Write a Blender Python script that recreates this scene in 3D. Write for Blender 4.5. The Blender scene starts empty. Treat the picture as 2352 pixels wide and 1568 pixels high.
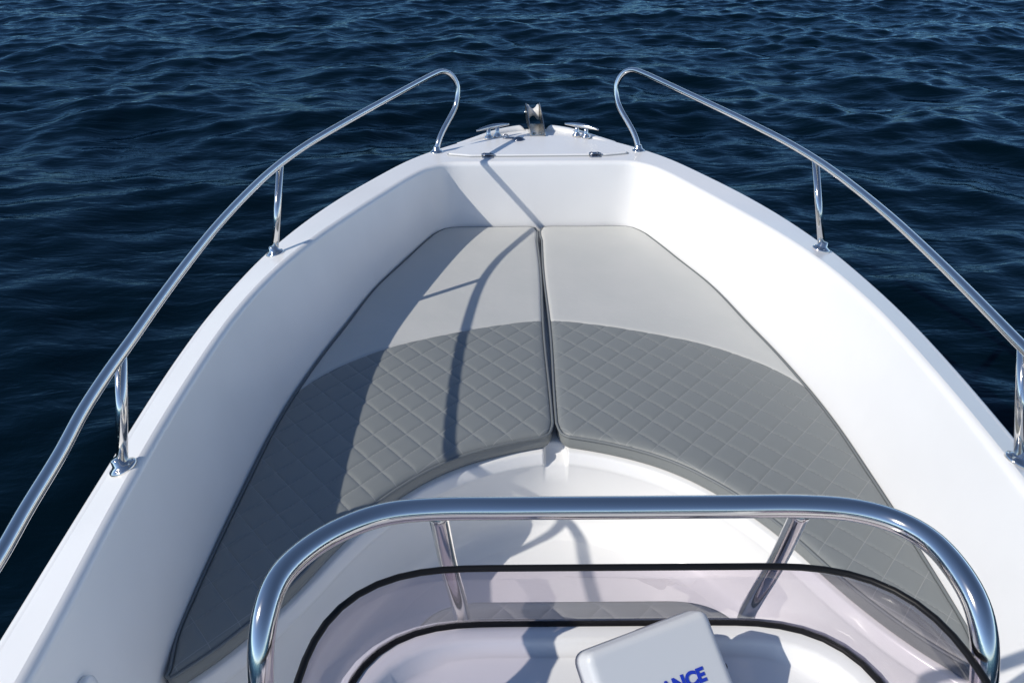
import bpy, bmesh, math, random
import numpy as np
from mathutils import Vector, Matrix
from mathutils.geometry import delaunay_2d_cdt
random.seed(4); np.random.seed(4)
scene = bpy.context.scene
C = scene.collection
R = math.radians

# ------------------------------------------------------------------ camera
EYE = Vector((-0.115, 0.0, 1.81))            # eye height above the water, boat centreline is x = 0, bow is +Y
yaw, roll, pitch = R(-0.12), R(-0.5), R(27.8)
def cam_dir(u, v):
    c, s = math.cos(roll), math.sin(roll)
    u, v = u*c - v*s, u*s + v*c
    y = math.cos(pitch) + v*math.sin(pitch); z = -math.sin(pitch) + v*math.cos(pitch)
    return Vector((u*math.cos(yaw) + y*math.sin(yaw), y*math.cos(yaw) - u*math.sin(yaw), z))
fwd = cam_dir(0, 0); right = cam_dir(1, 0) - fwd; up = cam_dir(0, 1) - fwd
cam = bpy.data.cameras.new('camera'); cam.sensor_width = 36; cam.lens = 36*1980/2352
cam.clip_start = 0.05; cam.clip_end = 6000
camo = bpy.data.objects.new('camera', cam); C.objects.link(camo)
M4 = Matrix.Identity(4)
for i in range(3):
    M4[i][0] = right[i]; M4[i][1] = up[i]; M4[i][2] = -fwd[i]; M4[i][3] = EYE[i]
camo.matrix_world = M4
scene.camera = camo

# ------------------------------------------------------------------ light
SUNV = Vector((-1.16, -0.58, 1.0)).normalized()      # towards the sun: behind and to port
elev = math.asin(SUNV.z); azim = math.atan2(SUNV.x, SUNV.y)
w = bpy.data.worlds.new('World'); scene.world = w; w.use_nodes = True
nt = w.node_tree; bg = nt.nodes['Background']
sky = nt.nodes.new('ShaderNodeTexSky'); sky.sky_type = 'NISHITA'; sky.sun_disc = False
sky.sun_elevation = elev; sky.sun_rotation = azim % (2*math.pi); sky.air_density = 0.55; sky.dust_density = 0.0; sky.ozone_density = 1.2
nt.links.new(sky.outputs[0], bg.inputs[0]); bg.inputs[1].default_value = 0.145
sl = bpy.data.lights.new('sun', 'SUN'); sl.energy = 3.3; sl.angle = R(0.53); sl.color = (1.0, 0.94, 0.85)
so = bpy.data.objects.new('sun', sl); C.objects.link(so)
so.rotation_euler = SUNV.to_track_quat('Z', 'Y').to_euler()
scene.view_settings.view_transform = 'Standard'; scene.view_settings.look = 'None'
scene.view_settings.gamma = 1.0; scene.view_settings.exposure = 0.09
scene.view_settings.use_curve_mapping = False

# ------------------------------------------------------------------ levels (metres above the water)
ZG, ZC, ZS, ZF = 0.75, 0.47, 0.418, 0.16      # gunwale, cushion top, seat top, sole
ZD, ZT, ZR = 0.985, 1.16, 1.21                # dash, windscreen top, console rail

# ------------------------------------------------------------------ materials
def mat(name, col, rough=0.4, metal=0.0, **kw):
    m = bpy.data.materials.new(name); m.use_nodes = True
    b = m.node_tree.nodes['Principled BSDF']
    b.inputs['Base Color'].default_value = (*col, 1); b.inputs['Roughness'].default_value = rough
    b.inputs['Metallic'].default_value = metal
    for k, v in kw.items(): b.inputs[k].default_value = v
    return m
def nodes(m): return m.node_tree.nodes, m.node_tree.links, m.node_tree.nodes['Principled BSDF']
def noise_bump(m, scale, strength, dist, detail=3):
    n, l, b = nodes(m)
    tc = n.new('ShaderNodeTexCoord'); nz = n.new('ShaderNodeTexNoise'); bp = n.new('ShaderNodeBump')
    nz.inputs['Scale'].default_value = scale; nz.inputs['Detail'].default_value = detail
    bp.inputs['Strength'].default_value = strength; bp.inputs['Distance'].default_value = dist
    l.new(tc.outputs['Object'], nz.inputs['Vector']); l.new(nz.outputs['Fac'], bp.inputs['Height']); l.new(bp.outputs['Normal'], b.inputs['Normal'])
def noise_col(m, c1, c2, scale, lo=0.35, hi=0.65, detail=5):
    n, l, b = nodes(m)
    tc = n.new('ShaderNodeTexCoord'); nz = n.new('ShaderNodeTexNoise'); rp = n.new('ShaderNodeValToRGB')
    nz.inputs['Scale'].default_value = scale; nz.inputs['Detail'].default_value = detail
    rp.color_ramp.elements[0].position = lo; rp.color_ramp.elements[1].position = hi
    rp.color_ramp.elements[0].color = (*c1, 1); rp.color_ramp.elements[1].color = (*c2, 1)
    l.new(tc.outputs['Object'], nz.inputs['Vector']); l.new(nz.outputs['Fac'], rp.inputs[0]); l.new(rp.outputs[0], b.inputs['Base Color'])
    return rp
GEL = mat('white_gelcoat', (0.85, 0.85, 0.84), 0.25); noise_col(GEL, (0.83, 0.83, 0.82), (0.87, 0.87, 0.86), 3.0); noise_bump(GEL, 2.2, 0.12, 0.02, 2)
STEEL = mat('polished_stainless', (0.74, 0.72, 0.69), 0.11, 1.0); noise_bump(STEEL, 60, 0.03, 0.001, 4)
DSTEEL = mat('aged_stainless', (0.58, 0.55, 0.49), 0.25, 1.0); noise_bump(DSTEEL, 90, 0.2, 0.002, 4)
VINYL = mat('light_grey_vinyl', (0.54, 0.54, 0.515), 0.5); noise_bump(VINYL, 7, 0.22, 0.02, 6); noise_col(VINYL, (0.535, 0.54, 0.515), (0.56, 0.56, 0.535), 5.0)
DVINYL = mat('dark_grey_vinyl', (0.215, 0.23, 0.228), 0.5); noise_bump(DVINYL, 420, 0.12, 0.0012, 3)
PIPE = mat('grey_piping', (0.17, 0.185, 0.19), 0.5)
RUBBER = mat('black_rubber', (0.006, 0.006, 0.007), 0.45, **{'Specular IOR Level': 0.25})
NYLON = mat('white_nylon', (0.72, 0.71, 0.68), 0.45)
PLASTIC = mat('white_plastic', (0.70, 0.715, 0.72), 0.38); noise_bump(PLASTIC, 500, 0.05, 0.001, 2)
BLUE = mat('blue_print', (0.016, 0.05, 0.50), 0.45)
BROWN = mat('brown_knob', (0.06, 0.03, 0.022), 0.5)
DARK = mat('dark_plastic', (0.02, 0.02, 0.022), 0.5)
LATCH = mat('dark_chrome', (0.30, 0.31, 0.34), 0.18, 1.0)

QX, QY = 0.092, 0.114
def quilt_mat():
    m = mat('quilted_dark_vinyl', (0.20, 0.215, 0.22), 0.5)
    n, l, b = nodes(m)
    tc = n.new('ShaderNodeTexCoord'); sx = n.new('ShaderNodeSeparateXYZ'); l.new(tc.outputs['Object'], sx.inputs[0])
    def mth(op, a, v=None):
        k = n.new('ShaderNodeMath'); k.operation = op
        for i, q in enumerate((a, v)):
            if q is None: continue
            if isinstance(q, (int, float)): k.inputs[i].default_value = q
            else: l.new(q, k.inputs[i])
        return k.outputs[0]
    ax = mth('DIVIDE', mth('ABSOLUTE', sx.outputs[0]), QX); ay = mth('DIVIDE', sx.outputs[1], QY)
    ds = []
    for op in ('ADD', 'SUBTRACT'):
        f = mth('FRACT', mth(op, ax, ay)); ds.append(mth('MINIMUM', f, mth('SUBTRACT', 1.0, f)))
    d = mth('MINIMUM', ds[0], ds[1])
    fac = mth('LESS_THAN', d, 0.012)
    mx = n.new('ShaderNodeMixRGB'); l.new(fac, mx.inputs[0])
    mx.inputs[1].default_value = (0.215, 0.23, 0.228, 1); mx.inputs[2].default_value = (0.30, 0.31, 0.305, 1)
    l.new(mx.outputs[0], b.inputs['Base Color'])
    nz = n.new('ShaderNodeTexNoise'); bp = n.new('ShaderNodeBump'); nz.inputs['Scale'].default_value = 420
    bp.inputs['Strength'].default_value = 0.12; bp.inputs['Distance'].default_value = 0.0012
    l.new(tc.outputs['Object'], nz.inputs['Vector']); l.new(nz.outputs['Fac'], bp.inputs['Height']); l.new(bp.outputs['Normal'], b.inputs['Normal'])
    return m
QUILT = quilt_mat()

def glass_mat():
    m = bpy.data.materials.new('smoked_acrylic'); m.use_nodes = True
    n, l = m.node_tree.nodes, m.node_tree.links
    for x in list(n): n.remove(x)
    out = n.new('ShaderNodeOutputMaterial'); mix = n.new('ShaderNodeMixShader'); tr = n.new('ShaderNodeBsdfTransparent'); gl = n.new('ShaderNodeBsdfGlossy')
    fr = n.new('ShaderNodeFresnel'); fr.inputs[0].default_value = 1.49
    ge = n.new('ShaderNodeNewGeometry'); sb = n.new('ShaderNodeMath'); sb.operation = 'SUBTRACT'; sb.inputs[0].default_value = 1.0
    mu = n.new('ShaderNodeMath'); mu.operation = 'MULTIPLY'
    l.new(ge.outputs['Backfacing'], sb.inputs[1]); l.new(fr.outputs[0], mu.inputs[0]); l.new(sb.outputs[0], mu.inputs[1])
    tr.inputs[0].default_value = (0.83, 0.80, 0.84, 1); gl.inputs[0].default_value = (1, 1, 1, 1); gl.inputs['Roughness'].default_value = 0.01
    l.new(mu.outputs[0], mix.inputs[0]); l.new(tr.outputs[0], mix.inputs[1]); l.new(gl.outputs[0], mix.inputs[2]); l.new(mix.outputs[0], out.inputs[0])
    return m
GLASS = glass_mat()

# ------------------------------------------------------------------ helpers
def empty(name, loc):
    o = bpy.data.objects.new(name, None); o.location = loc; o.empty_display_size = 0.1; C.objects.link(o); return o
def tag(o, label=None, cat=None, group=None, kind=None):
    for k, v in (('label', label), ('category', cat), ('group', group), ('kind', kind)):
        if v: o[k] = v
    return o
WM = {}
def adopt(o, parent):
    if parent is not None:
        o.parent = parent; o.matrix_parent_inverse = WM.get(parent.name, Matrix.Translation(parent.location)).inverted()
    WM[o.name] = o.matrix_basis.copy() if parent is None else Matrix.Identity(4)
def build(name, verts, faces, m, parent=None, smooth=True, weld=False, wn=False, label=None):
    me = bpy.data.meshes.new(name)
    me.from_pydata([tuple(map(float, v)) for v in verts], [], [tuple(map(int, f)) for f in faces])
    bm = bmesh.new(); bm.from_mesh(me)
    if weld: bmesh.ops.remove_doubles(bm, verts=bm.verts, dist=2e-4)
    bmesh.ops.recalc_face_normals(bm, faces=bm.faces); bm.to_mesh(me); bm.free()
    me.materials.append(m); me.polygons.foreach_set('use_smooth', [smooth]*len(me.polygons))
    o = bpy.data.objects.new(name, me); C.objects.link(o); adopt(o, parent)
    if wn: o.modifiers.new('weighted', 'WEIGHTED_NORMAL').keep_sharp = True
    if label: o['label'] = label
    return o
class MB:
    def __init__(s): s.v = []; s.f = []
    def add(s, v, f):
        k = len(s.v); s.v += [tuple(map(float, a)) for a in v]; s.f += [tuple(i+k for i in q) for q in f]; return s
    def xf(s, mtx): s.v = [tuple(mtx @ Vector(a)) for a in s.v]; return s
    def build(s, name, m, parent=None, **k): return build(name, s.v, s.f, m, parent, **k)
def spline(pts, n):
    """Catmull-Rom through pts, resampled to n points of equal spacing."""
    p = np.array(pts, float); k = len(p)
    e = np.vstack([2*p[0]-p[1], p, 2*p[-1]-p[-2]]); out = []
    for i in range(1, k):
        p0, p1, p2, p3 = e[i-1], e[i], e[i+1], e[i+2]
        t = np.linspace(0, 1, 24, endpoint=False)[:, None]
        d1, d2, d0 = np.linalg.norm(p2-p1), np.linalg.norm(p3-p2), np.linalg.norm(p1-p0)
        m1 = ((p1-p0)/max(d0, 1e-6)*d1 + (p2-p1))/2; m2 = ((p3-p2)/max(d2, 1e-6)*d1 + (p2-p1))/2
        out.append((2*t**3-3*t**2+1)*p1 + (t**3-2*t**2+t)*m1 + (-2*t**3+3*t**2)*p2 + (t**3-t**2)*m2)
    q = np.vstack(out+[p[-1:]]); return resample(q, n)
def resample(q, n):
    q = np.array(q, float); s = np.r_[0, np.cumsum(np.linalg.norm(np.diff(q, axis=0), axis=1))]
    t = np.linspace(0, s[-1], n); return np.stack([np.interp(t, s, q[:, i]) for i in range(q.shape[1])], 1)
def smooth(p, it=1, closed=False):
    p = p.copy()
    for _ in range(it):
        if closed: p = (np.roll(p, 1, 0)+2*p+np.roll(p, -1, 0))/4
        else: p[1:-1] = (p[:-2]+2*p[1:-1]+p[2:])/4
    return p
def tube(mb, path, r, seg=14, closed=False, caps=True):
    P = [Vector(a) for a in path]; n = len(P); rr = r if hasattr(r, '__len__') else [r]*n
    T = []
    for i in range(n):
        a = P[(i-1) % n] if (closed or i > 0) else P[i]; b = P[(i+1) % n] if (closed or i < n-1) else P[i]
        T.append((b-a).normalized())
    ref = Vector((0, 0, 1)) if abs(T[0].z) < 0.9 else Vector((1, 0, 0))
    N = (ref - T[0]*ref.dot(T[0])).normalized(); v = []; f = []
    for i in range(n):
        if i: N = (N - T[i]*N.dot(T[i])).normalized()
        B = T[i].cross(N)
        for j in range(seg):
            a = 2*math.pi*j/seg; v.append(P[i] + (N*math.cos(a) + B*math.sin(a))*rr[i])
    for i in range(n if closed else n-1):
        for j in range(seg):
            a, b = i*seg, ((i+1) % n)*seg; f.append((a+j, a+(j+1) % seg, b+(j+1) % seg, b+j))
    if caps and not closed: f.append(tuple(range(seg))[::-1]); f.append(tuple((n-1)*seg+j for j in range(seg)))
    return mb.add(v, f)
def lathe(mb, prof, seg=28, mtx=None):
    v = []; f = []; n = len(prof)
    for (r, z) in prof:
        for j in range(seg): a = 2*math.pi*j/seg; v.append(Vector((r*math.cos(a), r*math.sin(a), z)))
    for i in range(n-1):
        for j in range(seg): f.append((i*seg+j, i*seg+(j+1) % seg, (i+1)*seg+(j+1) % seg, (i+1)*seg+j))
    f.append(tuple(range(seg))[::-1]); f.append(tuple((n-1)*seg+j for j in range(seg)))
    if mtx is not None: v = [mtx @ a for a in v]
    return mb.add(v, f)
def loft(mb, rings, closed=False):
    n = len(rings[0]); v = [p for r in rings for p in r]; f = []
    for i in range(len(rings)-1):
        for j in range(n if closed else n-1):
            k = (j+1) % n; f.append((i*n+j, i*n+k, (i+1)*n+k, (i+1)*n+j))
    return mb.add(v, f)
def box(mb, c, s, mtx=None, r=0.0, seg=3):
    bm = bmesh.new(); bmesh.ops.create_cube(bm, size=1.0)
    for q in bm.verts: q.co = Vector((q.co.x*s[0]+c[0], q.co.y*s[1]+c[1], q.co.z*s[2]+c[2]))
    if r: bmesh.ops.bevel(bm, geom=list(bm.edges), offset=r, segments=seg, affect='EDGES', profile=0.5)
    bm.verts.index_update(); v = [q.co.copy() for q in bm.verts]; f = [[q.index for q in a.verts] for a in bm.faces]; bm.free()
    if mtx is not None: v = [mtx @ a for a in v]
    return mb.add(v, f)
def z3(p, z): return np.c_[p, np.broadcast_to(z, (len(p),))]
def normals(p, closed=False):
    if closed: t = np.roll(p, -1, 0)-np.roll(p, 1, 0)
    else: t = np.gradient(p, axis=0)
    t = t/np.linalg.norm(t, axis=1)[:, None]; return np.c_[t[:, 1], -t[:, 0]]      # right-hand side of the direction of travel
def cdt(poly, inner=None, extra=()):
    pts = [Vector(a) for a in poly]; n = len(pts); e = [(i, (i+1) % n) for i in range(n)]
    pts += [Vector(a) for a in extra]
    o = delaunay_2d_cdt(pts, e, [], 1, 1e-6); return [tuple(a) for a in o[0]], [tuple(a) for a in o[2]]
def mirror(half): return np.vstack([np.c_[-half[:, 0], half[:, 1]], half[::-1][1:]])   # port aft -> bow -> starboard aft

# ------------------------------------------------------------------ the sea
def make_sea():
    def axis(lo, hi, step, far):
        a = list(np.arange(lo, hi+1e-6, step)); d = step; x = hi; up_ = []
        while x < far: d *= 1.13; x += d; up_.append(x)
        d = step; x = lo; dn = []
        while x > -far: d *= 1.13; x -= d; dn.append(x)
        return np.array(dn[::-1]+a+up_)
    X = axis(-11, 11, 0.048, 2500); Y = axis(-2.5, 19, 0.048, 2500)
    gx, gy = np.meshgrid(X, Y, indexing='ij'); dx = np.gradient(X)[:, None]; dy = np.gradient(Y)[None, :]
    sp = np.maximum(dx, dy); z = np.zeros_like(gx); hx = np.zeros_like(gx); hy = np.zeros_like(gx)
    rng = np.random.RandomState(11)
    for i in range(150):
        L = 0.16*(6.0/0.16)**rng.rand(); k = 2*math.pi/L
        th = (R(55) if i % 3 else R(130)) + rng.normal(0, 0.75 if L < 0.9 else 0.5)
        amp = 0.0042*L**0.92/(1+(L/2.3)**2.0)*(0.9 if L < 0.45 else 1.0)
        ph = rng.rand()*6.283; cx, cy = math.cos(th), math.sin(th)
        bend = 0.35*L*np.sin(gx*1.3/(L+.5)+ph*3)+0.35*L*np.sin(gy*1.1/(L+.5)+ph*5)      # crooked crests
        a = k*(gx*cx+gy*cy+bend*0.5)+ph
        if L < 2.5:                                              # wind patches: short waves come in groups
            g2 = 2*math.pi/(L*4+1.2); ph2 = rng.rand()*6.283; th2 = rng.rand()*6.283
            env = 0.25+1.3*np.sin(g2*(gx*math.cos(th2)+gy*math.sin(th2))+ph2)**2
        else: env = 1.0
        att = np.clip((L/sp-2.6)/2.0, 0, 1)*env*amp
        z += att*np.cos(a); hx -= att*cx*np.sin(a)*0.85; hy -= att*cy*np.sin(a)*0.85
    # lee of the boat: smoother, lower waves close alongside
    dist = np.sqrt(np.maximum(np.abs(gx)-0.9, 0)**2+np.maximum(gy-4.0, 0)**2)
    calm = 0.55+0.45*np.clip(dist/3.5, 0, 1); z *= calm; hx *= calm; hy *= calm
    nx, ny = gx.shape; idx = np.arange(nx*ny).reshape(nx, ny)
    f = np.stack([idx[:-1, :-1], idx[1:, :-1], idx[1:, 1:], idx[:-1, 1:]], -1).reshape(-1, 4)
    me = bpy.data.meshes.new('sea'); v = np.stack([gx+hx, gy+hy, z], -1).reshape(-1, 3)
    me.vertices.add(len(v)); me.vertices.foreach_set('co', v.ravel())
    me.loops.add(f.size); me.loops.foreach_set('vertex_index', f.ravel().astype(np.int32))
    me.polygons.add(len(f)); me.polygons.foreach_set('loop_start', np.arange(0, f.size, 4, dtype=np.int32))
    me.polygons.foreach_set('use_smooth', np.ones(len(f), bool)); me.update(calc_edges=True); me.validate()
    m = mat('sea_water', (0.0004, 0.0045, 0.008), 1.0, **{'Specular IOR Level': 0.0})
    n, l, b = nodes(m); out = n['Material Output']; gl = n.new('ShaderNodeBsdfGlossy'); gl.inputs['Roughness'].default_value = 0.035; gl.inputs[0].default_value = (0.21, 0.35, 0.45, 1)
    fr = n.new('ShaderNodeFresnel'); fr.inputs[0].default_value = 1.333; mxs = n.new('ShaderNodeMixShader')
    l.new(fr.outputs[0], mxs.inputs[0]); l.new(b.outputs[0], mxs.inputs[1]); l.new(gl.outputs[0], mxs.inputs[2]); l.new(mxs.outputs[0], out.inputs['Surface'])
    tc = n.new('ShaderNodeTexCoord'); mp = n.new('ShaderNodeMapping'); mp.inputs['Rotation'].default_value = (0, 0, R(-18)); mp.inputs['Scale'].default_value = (0.55, 1.25, 1)
    l.new(tc.outputs['Object'], mp.inputs[0]); prev = None
    for sc, st, di in ((3.4, 0.5, 0.035), (8.0, 0.42, 0.014), (21.0, 0.22, 0.006)):
        nz = n.new('ShaderNodeTexNoise'); nz.inputs['Scale'].default_value = sc; nz.inputs['Detail'].default_value = 4; nz.inputs['Distortion'].default_value = 0.6
        bp = n.new('ShaderNodeBump'); bp.inputs['Strength'].default_value = st; bp.inputs['Distance'].default_value = di
        l.new(mp.outputs[0], nz.inputs['Vector']); l.new(nz.outputs['Fac'], bp.inputs['Height'])
        if prev: l.new(prev, bp.inputs['Normal'])
        prev = bp.outputs['Normal']
    for sk in (b.inputs['Normal'], gl.inputs['Normal'], fr.inputs['Normal']): l.new(prev, sk)
    me.materials.append(m); o = bpy.data.objects.new('sea', me); C.objects.link(o)
    tag(o, 'dark blue open sea with small wind waves', 'sea', kind='structure')
make_sea()

# ------------------------------------------------------------------ the boat: hull, deck, coaming, seat, sole
BOAT = empty('motorboat', (0, 1.2, 0)); tag(BOAT, 'white open motorboat with stainless bow rails and a centre console', 'boat')
WM[BOAT.name] = Matrix.Translation(BOAT.location)
Oh = spline([(.90, -1.8), (.92, 0), (.945, .8), (.972, 1.4), (.99, 1.9), (.986, 2.2), (.965, 2.46), (.943, 2.645), (.911, 2.81), (.87, 2.98), (.789, 3.236), (.70, 3.465),
             (.58, 3.74), (.491, 3.88), (.40, 3.995), (.31, 4.09), (.20, 4.2), (.10, 4.265), (0, 4.285)], 130)
OUT = smooth(mirror(Oh), 3)
def rise(y): t = np.clip((3.45-np.asarray(y))/.8, 0, 1); return t*t*(3-2*t)
ZO = ZG-.003*rise(OUT[:, 1])
TAB = np.array([(-1.8, .80, -1.8, .74), (0, .83, 0, .765), (.6, .845, .6, .78), (1.0, .862, 1.0, .792), (1.34, .885, 1.34, .812), (1.64, .898, 1.64, .812), (1.83, .901, 1.83, .808), (2.03, .90, 2.03, .80),
    (2.2, .893, 2.2, .785), (2.46, .863, 2.44, .751), (2.75, .799, 2.70, .703), (3.17, .66, 3.05, .632), (3.40, .57, 3.3, .556), (3.504, .527, 3.45, .51), (3.61, .472, 3.565, .47),
    (3.652, .432, 3.628, .443), (3.675, .402, 3.662, .395), (3.683, .25, 3.668, .25), (3.685, 0, 3.67, 0)])
RI = .018*rise(TAB[:, 0]); TAB[:, 1] -= RI/1.06*(TAB[:, 1]); TAB[:, 0] -= RI/1.06*TAB[:, 0]
sp4 = spline(TAB, 260)
INT = smooth(mirror(sp4[:, [1, 0]]), 1); INB = smooth(mirror(sp4[:, [3, 2]]), 5)
ZI = ZG+.018*rise(INT[:, 1]*1.03)
FLO = np.c_[INB[:, 0]*0.93, np.where(INB[:, 1] > 3, INB[:, 1]-.03, INB[:, 1])]
# hull
nO = normals(OUT); mb = MB(); rings = []
ro = 0.022
for a in np.linspace(0, math.pi/2, 7): rings.append(z3(OUT+nO*ro*(1-math.sin(a)), ZO-ro*(1-math.cos(a))))
TOP_OUT = rings[0]
rings.append(z3(OUT, ZG-.075)); rings.append(z3(OUT+nO*.004, ZG-.082)); rings.append(z3(OUT+nO*.022, ZG-.086))
for k in np.linspace(0.08, 1, 8):
    q = OUT+nO*.022; s = 1-.20*k**1.3
    rings.append(np.c_[q[:, 0]*s, np.where(q[:, 1] > 1, q[:, 1]-(q[:, 1]-1)*.13*k, q[:, 1]), np.full(len(q), ZG-.086-k*.92)])
loft(mb, rings)
n = len(OUT); base = 0
for i in range(len(rings)-1): mb.f.append((i*n, (i+1)*n, (i+1)*n+n-1, i*n+n-1))     # transom
mb.build('hull', GEL, BOAT)
# coaming (inner side of the gunwale) down to the sole
nI = normals(INT); ri = 0.02; rings = []
for a in np.linspace(0, math.pi/2, 7): rings.append(z3(INT-nI*ri*(1-math.sin(a)), ZI-ri*(1-math.cos(a))))
TOP_IN = rings[0]
for k in (0.25, .5, .75, 1.0): rings.append(np.c_[INT*(1-k)+INB*k, (ZI-ri)*(1-k)+(ZC-.02)*k])
rings.append(z3(FLO, ZF-.02)); mb = loft(MB(), rings); mb.build('coaming', GEL, BOAT)
# deck top
io = int(np.argmax(TOP_OUT[:, 1] > 3.45)); ii = int(np.argmax(TOP_IN[:, 1] > 3.45)); mb = MB()
for A, B in ((TOP_OUT[:io+1], TOP_IN[:ii+1]), (TOP_OUT[::-1][:io+1], TOP_IN[::-1][:ii+1])):
    A = resample(A, 170); B = resample(B, 170); loft(mb, [A*(1-k)+B*k for k in (0, .2, .5, .8, 1)])
FO = TOP_OUT[io:len(TOP_OUT)-io]; FI = TOP_IN[ii:len(TOP_IN)-ii][::-1]
v, f = cdt([tuple(a[:2]) for a in FO]+[tuple(a[:2]) for a in FI]); mb.add([(a[0], a[1], ZG) for a in v], f)
mb.build('deck', GEL, BOAT, weld=True)
# sole
sole = [tuple(a) for a in FLO[::3]]; v, f = cdt(sole); o = build('sole', [(a[0], a[1], ZF) for a in v], f, GEL, BOAT, smooth=False)
# seat base with lip, centre notch and riser
ARC = spline([(0, 2.0), (.08, 1.981), (.176, 1.946), (.26, 1.903), (.33, 1.852), (.39, 1.793), (.45, 1.72), (.50, 1.645), (.545, 1.56), (.588, 1.465), (.64, 1.365), (.705, 1.265), (.79, 1.166)], 90)
def arc_full(off, n=181):
    h = ARC[::-1]; full = np.vstack([np.c_[-h[:, 0], h[:, 1]], ARC[1:]])           # port aft -> centre -> starboard aft
    full = resample(full, n); nn = normals(full); return full+nn*off
def notched(p, depth):
    q = p.copy(); k = np.clip((0.036-np.abs(q[:, 0]))/0.010, 0, 1); q[:, 1] += depth*k*k*(3-2*k); return q
def dens(off):
    h = smooth(arc_full(off, 361), 140); xs = np.r_[np.linspace(-.06, .06, 60)]
    o_ = h[np.abs(h[:, 0]) > .061]; L = o_[o_[:, 0] < 0]; Rr = o_[o_[:, 0] > 0]
    cen = np.c_[xs, np.interp(xs, h[:, 0], h[:, 1])]; return np.vstack([L[:300:2], cen, Rr[::2]])
base0 = dens(0.0); nB = normals(base0)
def off(o): return base0+nB*o
prof = [(-.03, ZS, .05), (.006, ZS, .05), (.010, ZS-.002, .05), (.013, ZS-.006, .05), (.022, ZS-.026, .05), (.0235, ZS-.031, .042), (.022, ZS-.036, .022), (.020, ZS-.044, .0),
        (.019, ZS-.10, 0), (.018, ZF+.07, 0), (.021, ZF+.045, 0), (.030, ZF+.024, 0), (.046, ZF+.010, 0), (.066, ZF+.002, 0), (.09, ZF-.002, 0)]
rings = [z3(notched(off(o), d), z) for o, z, d in prof]
loft(MB(), rings).build('seat_riser', GEL, BOAT)
r0 = [tuple(a[:2]) for a in rings[0]]
wall = [tuple(a) for a in INB if a[1] > 1.17]
v, f = cdt(r0+wall[::-1]); build('seat_top', [(a[0], a[1], ZS) for a in v], f, GEL, BOAT, smooth=False)

# locker hatch on the foredeck
def rounded(poly, r, seg=6):
    out = []; n = len(poly)
    for i in range(n):
        p0, p1, p2 = [np.array(poly[j % n], float) for j in (i-1, i, i+1)]
        a = (p0-p1)/np.linalg.norm(p0-p1); b = (p2-p1)/np.linalg.norm(p2-p1); rr = r[i] if hasattr(r, '__len__') else r
        ang = math.acos(np.clip(a@b, -1, 1)); d = rr/math.tan(ang/2); d = min(d, .45*np.linalg.norm(p0-p1), .45*np.linalg.norm(p2-p1))
        s, e = p1+a*d, p1+b*d
        for t in np.linspace(0, 1, seg): out.append((1-t)**2*s+2*t*(1-t)*p1+t*t*e)
    return np.array(out)
def plate(mb, loop, z0, z1, bev=0.004):
    """solid plate with rounded upper edge from a closed counter-clockwise loop"""
    nn = normals(loop, True); rings = [z3(loop, z0), z3(loop, z1-bev)]
    for a in (.4, .8, 1.2, math.pi/2): rings.append(z3(loop-nn*bev*(1-math.cos(a)), z1-bev*(1-math.sin(a))))
    loft(mb, rings, True); v, f = cdt([tuple(a[:2]) for a in rings[-1]]); mb.add([(a[0], a[1], z1) for a in v], f); return mb
fr = [(.405, 3.80), (.375, 3.86), (.335, 3.925), (.25, 4.02), (.16, 4.075), (.058, 4.105)]
fr = [tuple(a) for a in spline(fr, 14)]
hl = [(-.30, 3.768), (.30, 3.768)]+fr+[(.052, 4.085), (-.052, 4.085)]+[(-a, b) for a, b in fr[::-1]]
hl = rounded(hl, [.05, .05, .03]+[.02]*12+[.01, .008, .008, .01]+[.02]*12+[.03], 5)
HATCH = plate(MB(), hl, ZG-.01, ZG+.009, .006).build('locker_hatch', GEL, BOAT, weld=True, wn=True)
g = MB(); nn = normals(hl, True); tube(g, z3(hl+nn*.004, ZG+.0008), .0036, 6, True); g.build('hatch_seal', mat('seal_grey', (.36, .37, .37), .5), HATCH)
for x in (-.224, .252):
    mb = MB()
    for s in (-1, 1):
        lp = rounded([(x-.027, 3.766+s*.001), (x+.027, 3.766+s*.001), (x+.022, 3.766+s*.024), (x-.022, 3.766+s*.024)][::s], .008, 5)
        plate(mb, lp, ZG+(.007 if s > 0 else -.002), ZG+(.0125 if s > 0 else .006), .002)
    tube(mb, [(x-.027, 3.766, ZG+.010), (x+.027, 3.766, ZG+.010)], .0055, 12)
    sc = mb
    for dx in (-.014, .014):
        for dy in (-.015, .015): lathe(sc, [(.0042, 0), (.0042, .0015), (.002, .0026)], 10, Matrix.Translation((x+dx, 3.766+dy, ZG+(.0125 if dy > 0 else .006))))
    mb.build('hinge', LATCH, HATCH)
mb = MB()                                                        # latch: ring staple and dome
lathe(mb, [(.030, 0), (.030, .003), (.026, .010), (.017, .016), (.006, .019)], 24, Matrix.Translation((-.085, 4.022, ZG+.005)))
box(mb, (-.125, 4.04, ZG+.012), (.05, .016, .012), None, .004)
tube(mb, [(-.145+.012*math.cos(a), 4.045+.002*math.sin(a), ZG+.016+.012*math.sin(a)) for a in np.linspace(0, 2*math.pi, 18, endpoint=False)], .0028, 8, True)
mb.build('hatch_latch', LATCH, HATCH)

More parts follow.
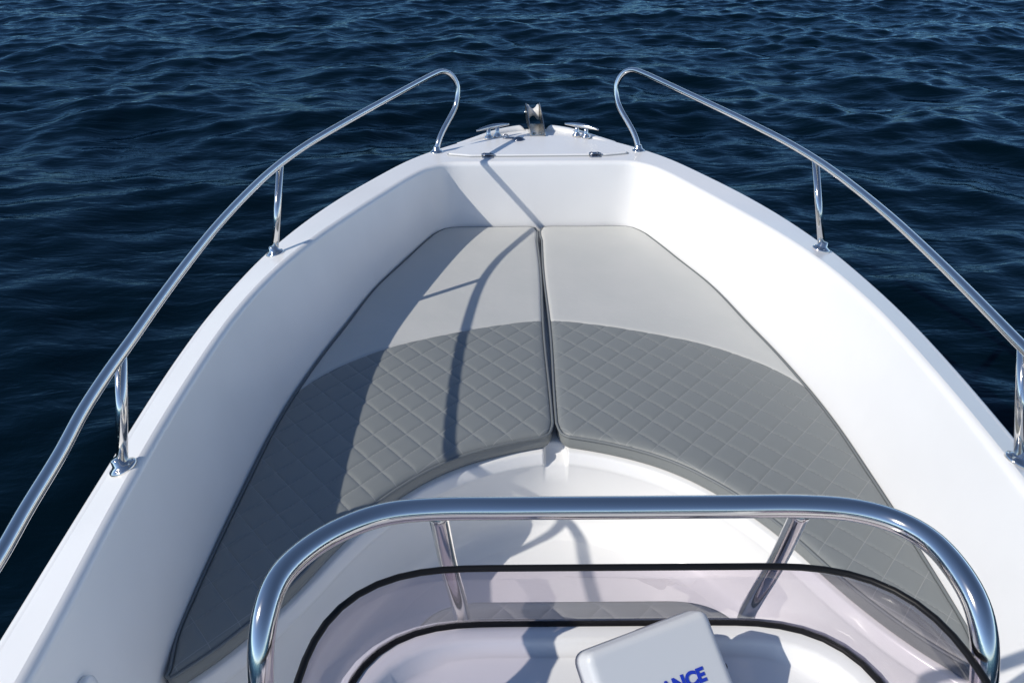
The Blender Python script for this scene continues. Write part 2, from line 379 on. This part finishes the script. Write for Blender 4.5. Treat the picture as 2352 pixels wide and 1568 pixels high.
# raised rim round the stem, open in the middle for the anchor roller
for s in (-1, 1):
    pts = spline([(.055, 4.247), (.10, 4.235), (.18, 4.19), (.28, 4.09), (.36, 4.005)], 40); nn = normals(pts)
    rings = []
    for i, (p, q) in enumerate(zip(pts, nn)):
        t = i/39; h = .026*(1-t)**.8*min(1, (i+.6)/2.2) + .0012; wd = .024
        rings.append([(s*(p[0]+q[0]*o), p[1]+q[1]*o, ZG-.004+h*k) for o, k in ((wd, 0), (wd*.9, .55), (wd*.6, .9), (0, 1), (-wd*.55, .92), (-wd*.82, .6), (-wd*.9, 0))])
    mb = loft(MB(), rings, True); mb.f.append(tuple(range(7))); mb.f.append(tuple(39*7+j for j in range(7)))
    mb.build('stem_rim', GEL, BOAT, weld=True)

# anchor roller
RM = Matrix.Translation((.008, 4.1, 0)) @ Matrix.Rotation(R(3.2), 4, 'Z') @ Matrix.Translation((0, -4.1, 0))
def cheek(mb, x0, x1):
    out = [(4.085, -.008), (4.085, .024), (4.16, .046), (4.26, .078), (4.36, .100), (4.41, .104), (4.445, .090), (4.452, .062), (4.43, .028), (4.36, .002), (4.24, -.006)]
    lp = rounded(out, .016, 4); k = len(lp)
    v = [RM @ Vector((x, a, ZG+.010+b*.80)) for x in (x0, x1) for a, b in lp]; f = [tuple(range(k)), tuple(range(k, 2*k))]+[(j, (j+1) % k, k+(j+1) % k, k+j) for j in range(k)]
    return mb.add(v, f)
mb = MB(); box(mb, (0, 4.20, ZG+.0085), (.064, .23, .005))
box(mb, (0, 4.11, ZG+.003), (.074, .05, .006))
for dx in (-.015, .015): lathe(mb, [(.007, 0), (.007, .004), (.003, .006)], 8, Matrix.Translation((dx, 4.125, ZG+.011)))
ROLL = mb.xf(RM).build('anchor_roller', DSTEEL, BOAT, smooth=False)
for x0, x1 in ((-.036, -.032), (.032, .036)): cheek(MB(), x0, x1).build('cheek_plate', DSTEEL, ROLL, smooth=False)
mx = RM @ Matrix.Translation((0, 4.40, ZG+.050)) @ Matrix.Rotation(math.pi/2, 4, 'Y')
lathe(MB(), [(.037, -.030), (.039, -.027), (.037, -.021), (.024, -.012), (.018, -.004), (.018, .004), (.024, .012), (.037, .021), (.039, .027), (.037, .030)], 28, mx).build('roller', NYLON, ROLL)
lathe(MB(), [(.010, -.044), (.010, -.037), (.006, -.036), (.006, .036), (.010, .037), (.010, .044)], 14, mx).build('roller_pin', STEEL, ROLL)

# cleats
for s, cx, cy, ang in ((-1, -.205, 4.088, R(38)), (1, .215, 4.088, R(-38))):
    mx = Matrix.Translation((cx, cy, ZG+.006)) @ Matrix.Rotation(ang, 4, 'Z')
    mb = MB(); xs = np.linspace(-.096, .096, 25)
    tube(mb, [(x, 0, .050-.005*(x/.096)**2) for x in xs], [.0035+.0075*(1-(abs(x)/.0975)**1.6) for x in xs], 12)
    for px in (-.026, .026):
        lathe(mb, [(.022, -.004), (.022, .004), (.014, .010), (.010, .022), (.009, .046)], 18, Matrix.Translation((px, 0, 0)))
    mb.xf(mx).build('mooring_cleat', STEEL, BOAT)

# ------------------------------------------------------------------ bow rails
RT = [(.764, .837-.9, -.86), (.766, .35, -.78), (.768, .65, -.762), (.77, .837, -.76), (.785, .95, -.76), (.80, 1.085, -.76), (.818, 1.2, -.76), (.830, 1.326, -.76), (.838, 1.46, -.76), (.848, 1.62, -.76), (.856, 1.78, -.76), (.861, 1.92, -.76),
      (.864, 2.06, -.76), (.863, 2.2, -.76), (.858, 2.36, -.76), (.849, 2.515, -.76), (.831, 2.67, -.759), (.792, 2.86, -.755), (.747, 3.01, -.75), (.698, 3.165, -.745), (.645, 3.325, -.74),
      (.586, 3.503, -.735), (.517, 3.71, -.729), (.455, 3.88, -.7235), (.424, 3.95, -.724), (.393, 3.985, -.738), (.367, 3.99, -.772), (.357, 3.985, -.828), (.368, 3.97, -.878), (.393, 3.94, -.922), (.424, 3.90, -.968), (.447, 3.865, -1.014), (.455, 3.85, -1.045), (.456, 3.85, -1.062)]
RT2 = []
for k_, (a, b, c) in enumerate(RT):                      # the rail climbs a little towards the bow
    g = np.interp(b, [-.1, .84, 1.45, 2.67, 3.5, 3.9], [1.095, 1.09, 1.072, 1.038, 1.012, 1.0]) if k_ < 24 else 1.0
    RT2.append((a*g, b*g, c*g+1.81))
RT = RT2
rail = smooth(spline(RT, 240), 2)
FL_PROF = [(.0295, -.003), (.0295, .002), (.028, .0045), (.022, .007), (.0165, .013), (.0142, .024), (.0120, .026)]
def flange(x, y, z, s, tilt=0):
    fm = Matrix.Translation((x, y, z)) @ Matrix.Rotation(-s*tilt, 4, 'Y'); mb = lathe(MB(), FL_PROF, 28, fm)
    for k in range(3):
        a = 2*math.pi*k/3+.5; lathe(mb, [(.0036, .003), (.0036, .0068), (.0015, .0080)], 10, fm @ Matrix.Translation((.0225*math.cos(a), .0225*math.sin(a), 0)))
    return mb
def at_y(y): i = np.argmin(np.abs(rail[:150, 1]-y)); return rail[i]
for s, lab in ((-1, 'bow rail on the left, its shadow falls across the cushion'), (1, 'bow rail on the right, over the sunlit coaming')):
    rl = tube(MB(), [(s*a, b, c) for a, b, c in rail], .0120, 18).build('bow_rail', STEEL, BOAT, label=lab)
    flange(s*.456, 3.85, ZG, s).build('rail_base', STEEL, rl)
    for (bx, by), ty in (((.893, 2.632), 2.735), ((.919, 1.448), 1.505), ((.90, .25), .27)):
        t = at_y(ty); jo = np.argmin(np.abs(TOP_OUT[:150, 1]-by)); ji = np.argmin(np.abs(TOP_IN[:250, 1]-by)); qo, qi = TOP_OUT[jo], TOP_IN[ji]; kk = (bx+qo[0])/(qo[0]-qi[0]); zf_ = qo[2]+(qi[2]-qo[2])*abs(kk)+.0015; tl = math.atan2(qi[2]-qo[2], qi[0]-qo[0]); tube(MB(), [(s*bx, by, zf_+.010), (s*t[0], t[1], t[2]-.004)], .0116, 16).build('stanchion', STEEL, rl)
        flange(s*bx, by, zf_, s, -tl).build('rail_base', STEEL, rl)
# round fitting low on the port coaming
i = np.argmin(np.abs(INT[:, 1]-.985)+(INT[:, 0] > 0)*9); a, b = Vector((*INT[i], ZI[i])), Vector((*INB[i], ZC))
nrm = (b-a).cross(Vector((0, 1, 0))).normalized(); nrm = nrm if nrm.x > 0 else -nrm
mx = Matrix.Translation(a.lerp(b, .42)) @ nrm.to_track_quat('Z', 'Y').to_matrix().to_4x4()
lathe(MB(), [(.024, -.004), (.024, .006), (.020, .010), (.008, .011)], 28, mx).build('round_cap', GEL, BOAT)

# ------------------------------------------------------------------ bow cushions
QB = spline([(0, 2.712), (.13, 2.68), (.255, 2.636), (.36, 2.59), (.47, 2.538), (.57, 2.472), (.66, 2.393), (.73, 2.305), (.80, 2.18)], 80)
CUT = spline([(.79, 1.19), (.806, 1.279), (.808, 1.40), (.806, 1.59), (.80, 1.81), (.792, 2.03), (.777, 2.2), (.742, 2.45), (.70, 2.675), (.64, 3.0), (.556, 3.277), (.51, 3.43), (.468, 3.557)], 90)
def halfwidth(y): return np.interp(y, CUT[:, 1], CUT[:, 0])
def dist_poly(p, loop):
    a = loop; b = np.roll(loop, -1, 0); ab = b-a; L = (ab**2).sum(1); out = np.empty(len(p))
    for i in range(0, len(p), 2000):
        q = p[i:i+2000, None, :]; t = np.clip(((q-a)*ab).sum(2)/L, 0, 1); out[i:i+2000] = np.sqrt((((a+t[..., None]*ab)-q)**2).sum(2)).min(1)
    return out
def inside(p, loop):
    x, y = p[:, 0], p[:, 1]; c = np.zeros(len(p), bool); a = loop; b = np.roll(loop, -1, 0)
    for (x1, y1), (x2, y2) in zip(a, b):
        m = (y1 > y) != (y2 > y)
        if m.any(): c[m] ^= x[m] < (x2-x1)*(y[m]-y1)/(y2-y1)+x1
    return c
def cushion_loop():
    g0 = .007
    gap = [(g0+.006*math.sin(3.0*y)**2*(y < 3.5), y) for y in np.linspace(3.60, 2.06, 30)]
    pts = [(.07, 1.982)]; arc = [tuple(a) for a in ARC if a[0] > .075 and a[0] < .772]
    lo = rounded([(g0+.004, 2.06), (g0+.004, 1.998), (.075, 1.983)], .03, 6)
    L = [tuple(a) for a in gap]+[(g0+.005, 2.03), (g0+.012, 2.008), (.032, 1.995)]+arc+[(.786, 1.173), (.795, 1.182)]+[tuple(a) for a in CUT]+[(.445, 3.60), (.42, 3.635), (.39, 3.652), (.35, 3.655), (.2, 3.653), (.06, 3.657), (g0+.028, 3.654), (g0+.010, 3.643)]
    L = np.array(L); L = np.vstack([L, L[:1]])
    return resample(L, 520)[:-1]
LOOP = cushion_loop()
def top_z(p, q=None):
    d = dist_poly(p, LOOP); r = .016; t = np.clip(1-d/r, 0, 1); z = ZC-r*(1-np.sqrt(1-t*t+1e-12))
    z += .006*(1-np.exp(-d/.12))*(0.7+.3*np.sin(p[:, 1]*4)*np.cos(p[:, 0]*5))-.003
    s = np.abs(p[:, 1]-np.interp(p[:, 0], QB[:, 0], QB[:, 1])); z -= .0035*np.exp(-(s/.006)**2)
    return z, d
def quilt_z(p):
    u = p[:, 0]/QX+p[:, 1]/QY; w_ = p[:, 0]/QX-p[:, 1]/QY
    du = np.minimum(u % 1, 1-u % 1)*.072; dw = np.minimum(w_ % 1, 1-w_ % 1)*.072
    return .0034*(1-np.exp(-du/.0042))*(1-np.exp(-dw/.0045))
def split_loop(lower):
    above = LOOP[:, 1] > np.interp(LOOP[:, 0], QB[:, 0], QB[:, 1]); keep = LOOP[~above] if lower else LOOP[above]
    k = np.where(np.linalg.norm(np.diff(np.vstack([keep, keep[:1]]), axis=0), axis=1) > .02)[0]
    k = k[0] if len(k) else len(keep)-1; run = np.vstack([keep[k+1:], keep[:k+1]])
    # the seam curve closes the run
    e, s_ = run[-1], run[0]; x0, x1 = sorted((e[0], s_[0])); xs = np.linspace(x0, x1, 90)[1:-1]
    seam = np.c_[xs, np.interp(xs, QB[:, 0], QB[:, 1])]; seam = seam if e[0] < s_[0] else seam[::-1]
    return np.vstack([run, seam])
fr_ = np.array([0, .03, .065, .13, .25, .42, .58, .75, .87, .935, .97])
us = np.concatenate([k+fr_ for k in range(8, 45)]); ws = np.concatenate([k+fr_ for k in range(-36, 4)])
U, W = [a.ravel() for a in np.meshgrid(us, ws)]
QP = np.c_[(U+W)/2*QX, (U-W)/2*QY]
lowp, upp = split_loop(True), split_loop(False)
def panel(loop, pts, quilted):
    pts = pts[(pts[:, 0] > -.02) & (pts[:, 0] < .85) & (pts[:, 1] > 1.1) & (pts[:, 1] < 3.7)]
    pts = pts[inside(pts, loop)]; pts = pts[dist_poly(pts, loop) > .0025]
    # extra rings close to the edge carry the rounded border
    nn = normals(loop, True); sgn = 1 if inside(loop[:1]+nn[:1]*.004, loop)[0] else -1
    ex = [loop+nn*sgn*o for o in (.003, .008, .015)]; ex = np.vstack(ex); ex = ex[inside(ex, loop)]; ex = ex[dist_poly(ex, loop) > .002]
    v, f = cdt([tuple(a) for a in loop], extra=[tuple(a) for a in np.vstack([pts, ex])])
    p = np.array(v); z, d = top_z(p)
    if quilted:
        fade = np.clip((d-.010)/.02, 0, 1); s = np.interp(p[:, 0], QB[:, 0], QB[:, 1])-p[:, 1]; z += quilt_z(p)*fade*np.clip(s/.012, 0, 1)
    return np.c_[p, z], f
gx_, gy_ = np.meshgrid(np.arange(.02, .85, .028), np.arange(2.1, 3.66, .028)); PP = np.c_[gx_.ravel(), gy_.ravel()]
low = panel(lowp, QP, True); uppr = panel(upp, PP, False)
nL = normals(LOOP, True); sg = -1 if inside(LOOP[:1]+nL[:1]*.004, LOOP)[0] else 1
rings = [z3(LOOP+nL*sg*o, z) for o, z in ((0, ZC-.0165), (.002, ZC-.03), (.0015, ZS+.012), (-.004, ZS+.002))]
for s, lab in ((-1, 'grey two-tone bow cushion left of the seam, half in shadow'), (1, 'grey two-tone bow cushion right of the seam, in full sun')):
    e = empty('bow_cushion', (s*.4, 2.4, ZS)); tag(e, lab, 'cushion', 'bow cushions'); WM[e.name] = Matrix.Translation(e.location)
    mv = lambda v: [(s*a[0], a[1], a[2]) for a in v]
    build('quilted_panel', mv(low[0]), low[1], QUILT, e, label='dark grey diamond-quilted rear part')
    build('plain_panel', mv(uppr[0]), uppr[1], VINYL, e, label='plain light grey front part')
    m_ = loft(MB(), [mv(r) for r in rings], True); m_.build('side_band', DVINYL, e)
    tube(MB(), mv(z3(LOOP+nL*sg*.0015, ZC-.0105)), .0042, 8, True).build('piping', PIPE, e)

# ------------------------------------------------------------------ console
def cpath(hw, yf, rc, ya, n=61):
    """port aft -> round the front -> starboard aft"""
    p = rounded([(-hw, ya-.01), (-hw, yf), (hw, yf), (hw, ya-.01)], rc, 14); p = p[(p[:, 1] > ya-.001)]
    p = np.vstack([[(-hw, ya)], p, [(hw, ya)]]); return resample(p, n)
GK = smooth(cpath(.318, .797, .15, .34), 2); TRM = smooth(cpath(.318, .709, .145, .34), 2)
CON = []
for hw, yf, rc, z in ((.33, .97, .10, ZF), (.335, .945, .12, .5), (.338, .87, .15, .80), (.336, .828, .165, ZD-.07), (.335, .816, .163, ZD-.025), (.333, .812, .162, ZD-.008), (.327, .806, .158, ZD), (.302, .778, .148, ZD), (.296, .772, .145, ZD-.006), (.288, .764, .14, ZD-.022)):
    p = cpath(hw, yf, rc, .22 if z > .6 else .30, 71); CON.append(z3(p, z))
mb = loft(MB(), CON); k = len(CON[0])
last = [tuple(a[:2]) for a in CON[-1]]; v, f = cdt(last); mb.add([(a[0], a[1], ZD-.022) for a in v], f)
for i in range(len(CON)-1): mb.f.append((i*k, (i+1)*k, (i+1)*k+k-1, i*k+k-1))
CONS = mb.build('console', GEL, BOAT, weld=True, wn=True, label='white moulded centre console with smoked windscreen')
# windscreen slab
def wring(t, o):
    p = GK*(1-t)+TRM*t; return z3(p+normals(p)*o, ZD*(1-t)+ZT*t)
rings = [wring(t, -.002) for t in np.linspace(0.02, 1, 7)]+[wring(t, .002) for t in np.linspace(1, 0.02, 7)]
mb = loft(MB(), rings+rings[:1]); nn_ = 61
mb.f.append(tuple(i*nn_ for i in range(14))); mb.f.append(tuple(i*nn_+60 for i in range(14)))
mb.build('windscreen', GLASS, CONS, weld=True, label='smoked see-through windscreen')
tube(MB(), wring(1.0, 0), .0038, 12).build('windscreen_trim', RUBBER, CONS)
tube(MB(), z3(GK, ZD+.0015), .0037, 12).build('windscreen_gasket', RUBBER, CONS)
def crail(h, dx):
    q = [(h-.022, .553, .905), (h-.006, .554, .912), (h, .556, .93), (h+.001, .562, 1.02), (h, .573, 1.095), (h-.001, .584, 1.142), (h-.003, .598, 1.174), (h-.006, .617, 1.195), (h-.012, .645, 1.207),
         (.315+dx, .690, 1.211), (.29, .722, 1.21), (.255, .740, 1.21), (.21, .747, 1.21), (.12, .748, 1.21), (0, .748, 1.21)]
    return spline(q, 100)
full = np.vstack([crail(.362, .008)*[-1, 1, 1], (crail(.336, -.002)[::-1])[1:]]); full = smooth(full, 4)
CRL = tube(MB(), full, .0128, 20).build('console_rail', STEEL, CONS)
for s in (-1, 1):
    pth = spline([(s*.200, .748, ZR-.004), (s*.194, .78, 1.10), (s*.187, .812, 1.01), (s*.185, .824, ZD-.012), (s*.185, .826, ZD-.07)], 24)
    tube(MB(), pth, .0108, 14).build('rail_post', STEEL, CONS)
# seat box in front of the console, with its cushion
SEAT = MB(); lp = rounded([(-.31, .86), (.31, .86), (.31, 1.222), (-.31, 1.222)], [.02, .02, .12, .12], 10)
plate(SEAT, lp, ZF, .555, .015).build('console_seat', GEL, CONS, weld=True, wn=True)
cl = rounded([(-.305, .90), (.305, .90), (.305, 1.222), (-.305, 1.222)], [.03, .03, .13, .13], 14); cl = resample(np.vstack([cl, cl[:1]]), 160)[:-1]
E2 = empty('seat_cushion', (0, 1.04, .555)); tag(E2, 'small quilted grey seat cushion in front of the console, seen through the windscreen', 'cushion'); WM[E2.name] = Matrix.Translation(E2.location)
LO_SAVE = LOOP; LOOP = cl
pts = QP.copy(); us2 = np.concatenate([kk+fr_ for kk in range(3, 15)]); ws2 = np.concatenate([kk+fr_ for kk in range(-15, -3)])
U, W = [a.ravel() for a in np.meshgrid(us2, ws2)]; pts = np.c_[(U+W)/2*QX, (U-W)/2*QY]; pts = pts[inside(pts, cl)]; pts = pts[dist_poly(pts, cl) > .003]
nn = normals(cl, True); sg2 = 1 if inside(cl[:1]+nn[:1]*.004, cl)[0] else -1
ex = np.vstack([cl+nn*sg2*o for o in (.004, .010, .02)])
v, f = cdt([tuple(a) for a in cl], extra=[tuple(a) for a in np.vstack([pts, ex])]); p = np.array(v); d = dist_poly(p, cl); t = np.clip(1-d/.022, 0, 1)
zz = .615-.022*(1-np.sqrt(1-t*t+1e-12))+quilt_z(p)*np.clip((d-.012)/.02, 0, 1)
build('quilted_panel', np.c_[p, zz], f, QUILT, E2)
loft(MB(), [z3(cl, .593), z3(cl-nn*sg2*.002, .58), z3(cl, .556)], True).build('side_band', DVINYL, E2)
tube(MB(), z3(cl-nn*sg2*.001, .598), .004, 8, True).build('piping', PIPE, E2)
LOOP = LO_SAVE

# ------------------------------------------------------------------ display under its sun cover, on the dash
a = R(24.5); Xv = Vector((math.cos(a), math.sin(a), 0)); dn = Vector((math.sin(a)*.745, -math.cos(a)*.745, -.667)).normalized(); Uv = -dn; Nv = Xv.cross(Uv)
TR = Vector((.104, .722, 1.81-.722)); cen = TR - Xv*.082 + dn*.058
DM = Matrix.Identity(4)
for i in range(3): DM[i][0], DM[i][1], DM[i][2], DM[i][3] = Xv[i], Uv[i], Nv[i], cen[i]
E3 = empty('chartplotter', (.03, .68, ZD-.022)); tag(E3, 'boxy white display cover with blue lettering on the dash', 'display'); WM[E3.name] = Matrix.Translation(E3.location)
mb = MB(); lp = rounded([(-.078, -.058), (.078, -.058), (.078, .058), (-.078, .058)], .012, 7); nn = normals(lp, True)
rings = [z3(lp+nn*.003, -.032), z3(lp+nn*.002, -.02), z3(lp, -.006)]
for q in (.35, .7, 1.05, 1.35, math.pi/2): rings.append(z3(lp-nn*.009*(1-math.cos(q)), -.006+.006*math.sin(q)))
loft(mb, rings, True); v, f = cdt([tuple(q[:2]) for q in rings[-1]]); mb.add([(q[0], q[1], 0) for q in v], f); mb.f.append(tuple(range(len(lp))))
mb.xf(DM).build('sun_cover', PLASTIC, E3, weld=True, wn=True)
mb = MB(); box(mb, (0, .014, -.045), (.13, .075, .026), None, .008); box(mb, (.03, .045, -.05), (.05, .03, .02), None, .006)
mb.xf(DM).build('display_body', DARK, E3, weld=True)
mb = MB(); cz = ZD-.022
for s in (-1, 1):
    p0 = DM @ Vector((s*.092, -.01, -.04)); p1 = Vector((p0.x, p0.y+.02, cz+.004)); tube(mb, [p0, p0.lerp(p1, .5), p1], .006, 10)
q0 = DM @ Vector((-.092, -.01, -.04)); q1 = DM @ Vector((.092, -.01, -.04))
tube(mb, [(q0.x, q0.y+.02, cz+.004), (q1.x, q1.y+.02, cz+.004)], .006, 10); mb.build('mount_bracket', DARK, E3)
for s in (-1, 1):
    mx = DM @ Matrix.Translation((s*.080, -.046, -.026)) @ Matrix.Rotation(s*math.pi/2, 4, 'Y')
    lathe(MB(), [(.010, 0), (.013, .003), (.013, .010), (.009, .013)], 12, mx).build('bracket_knob', BROWN, E3)
cu = bpy.data.curves.new('lettering', 'FONT'); cu.body = 'LOWRANCE'; cu.size = .0200; cu.offset = .0009; cu.extrude = .0002; cu.align_x = 'RIGHT'; cu.space_character = 1.0
to = bpy.data.objects.new('lettering_source', cu); C.objects.link(to)
dg = bpy.context.evaluated_depsgraph_get(); me = bpy.data.meshes.new_from_object(to.evaluated_get(dg)); bpy.data.objects.remove(to)
me.transform(DM @ Matrix.Translation((.047, -.0105, .0006)) @ Matrix.Diagonal((1.03, 1, 1, 1))); me.materials.clear(); me.materials.append(BLUE); me.name = 'lettering'
lo_ = bpy.data.objects.new('lettering', me); C.objects.link(lo_); adopt(lo_, E3); lo_['label'] = 'blue LOWRANCE lettering'
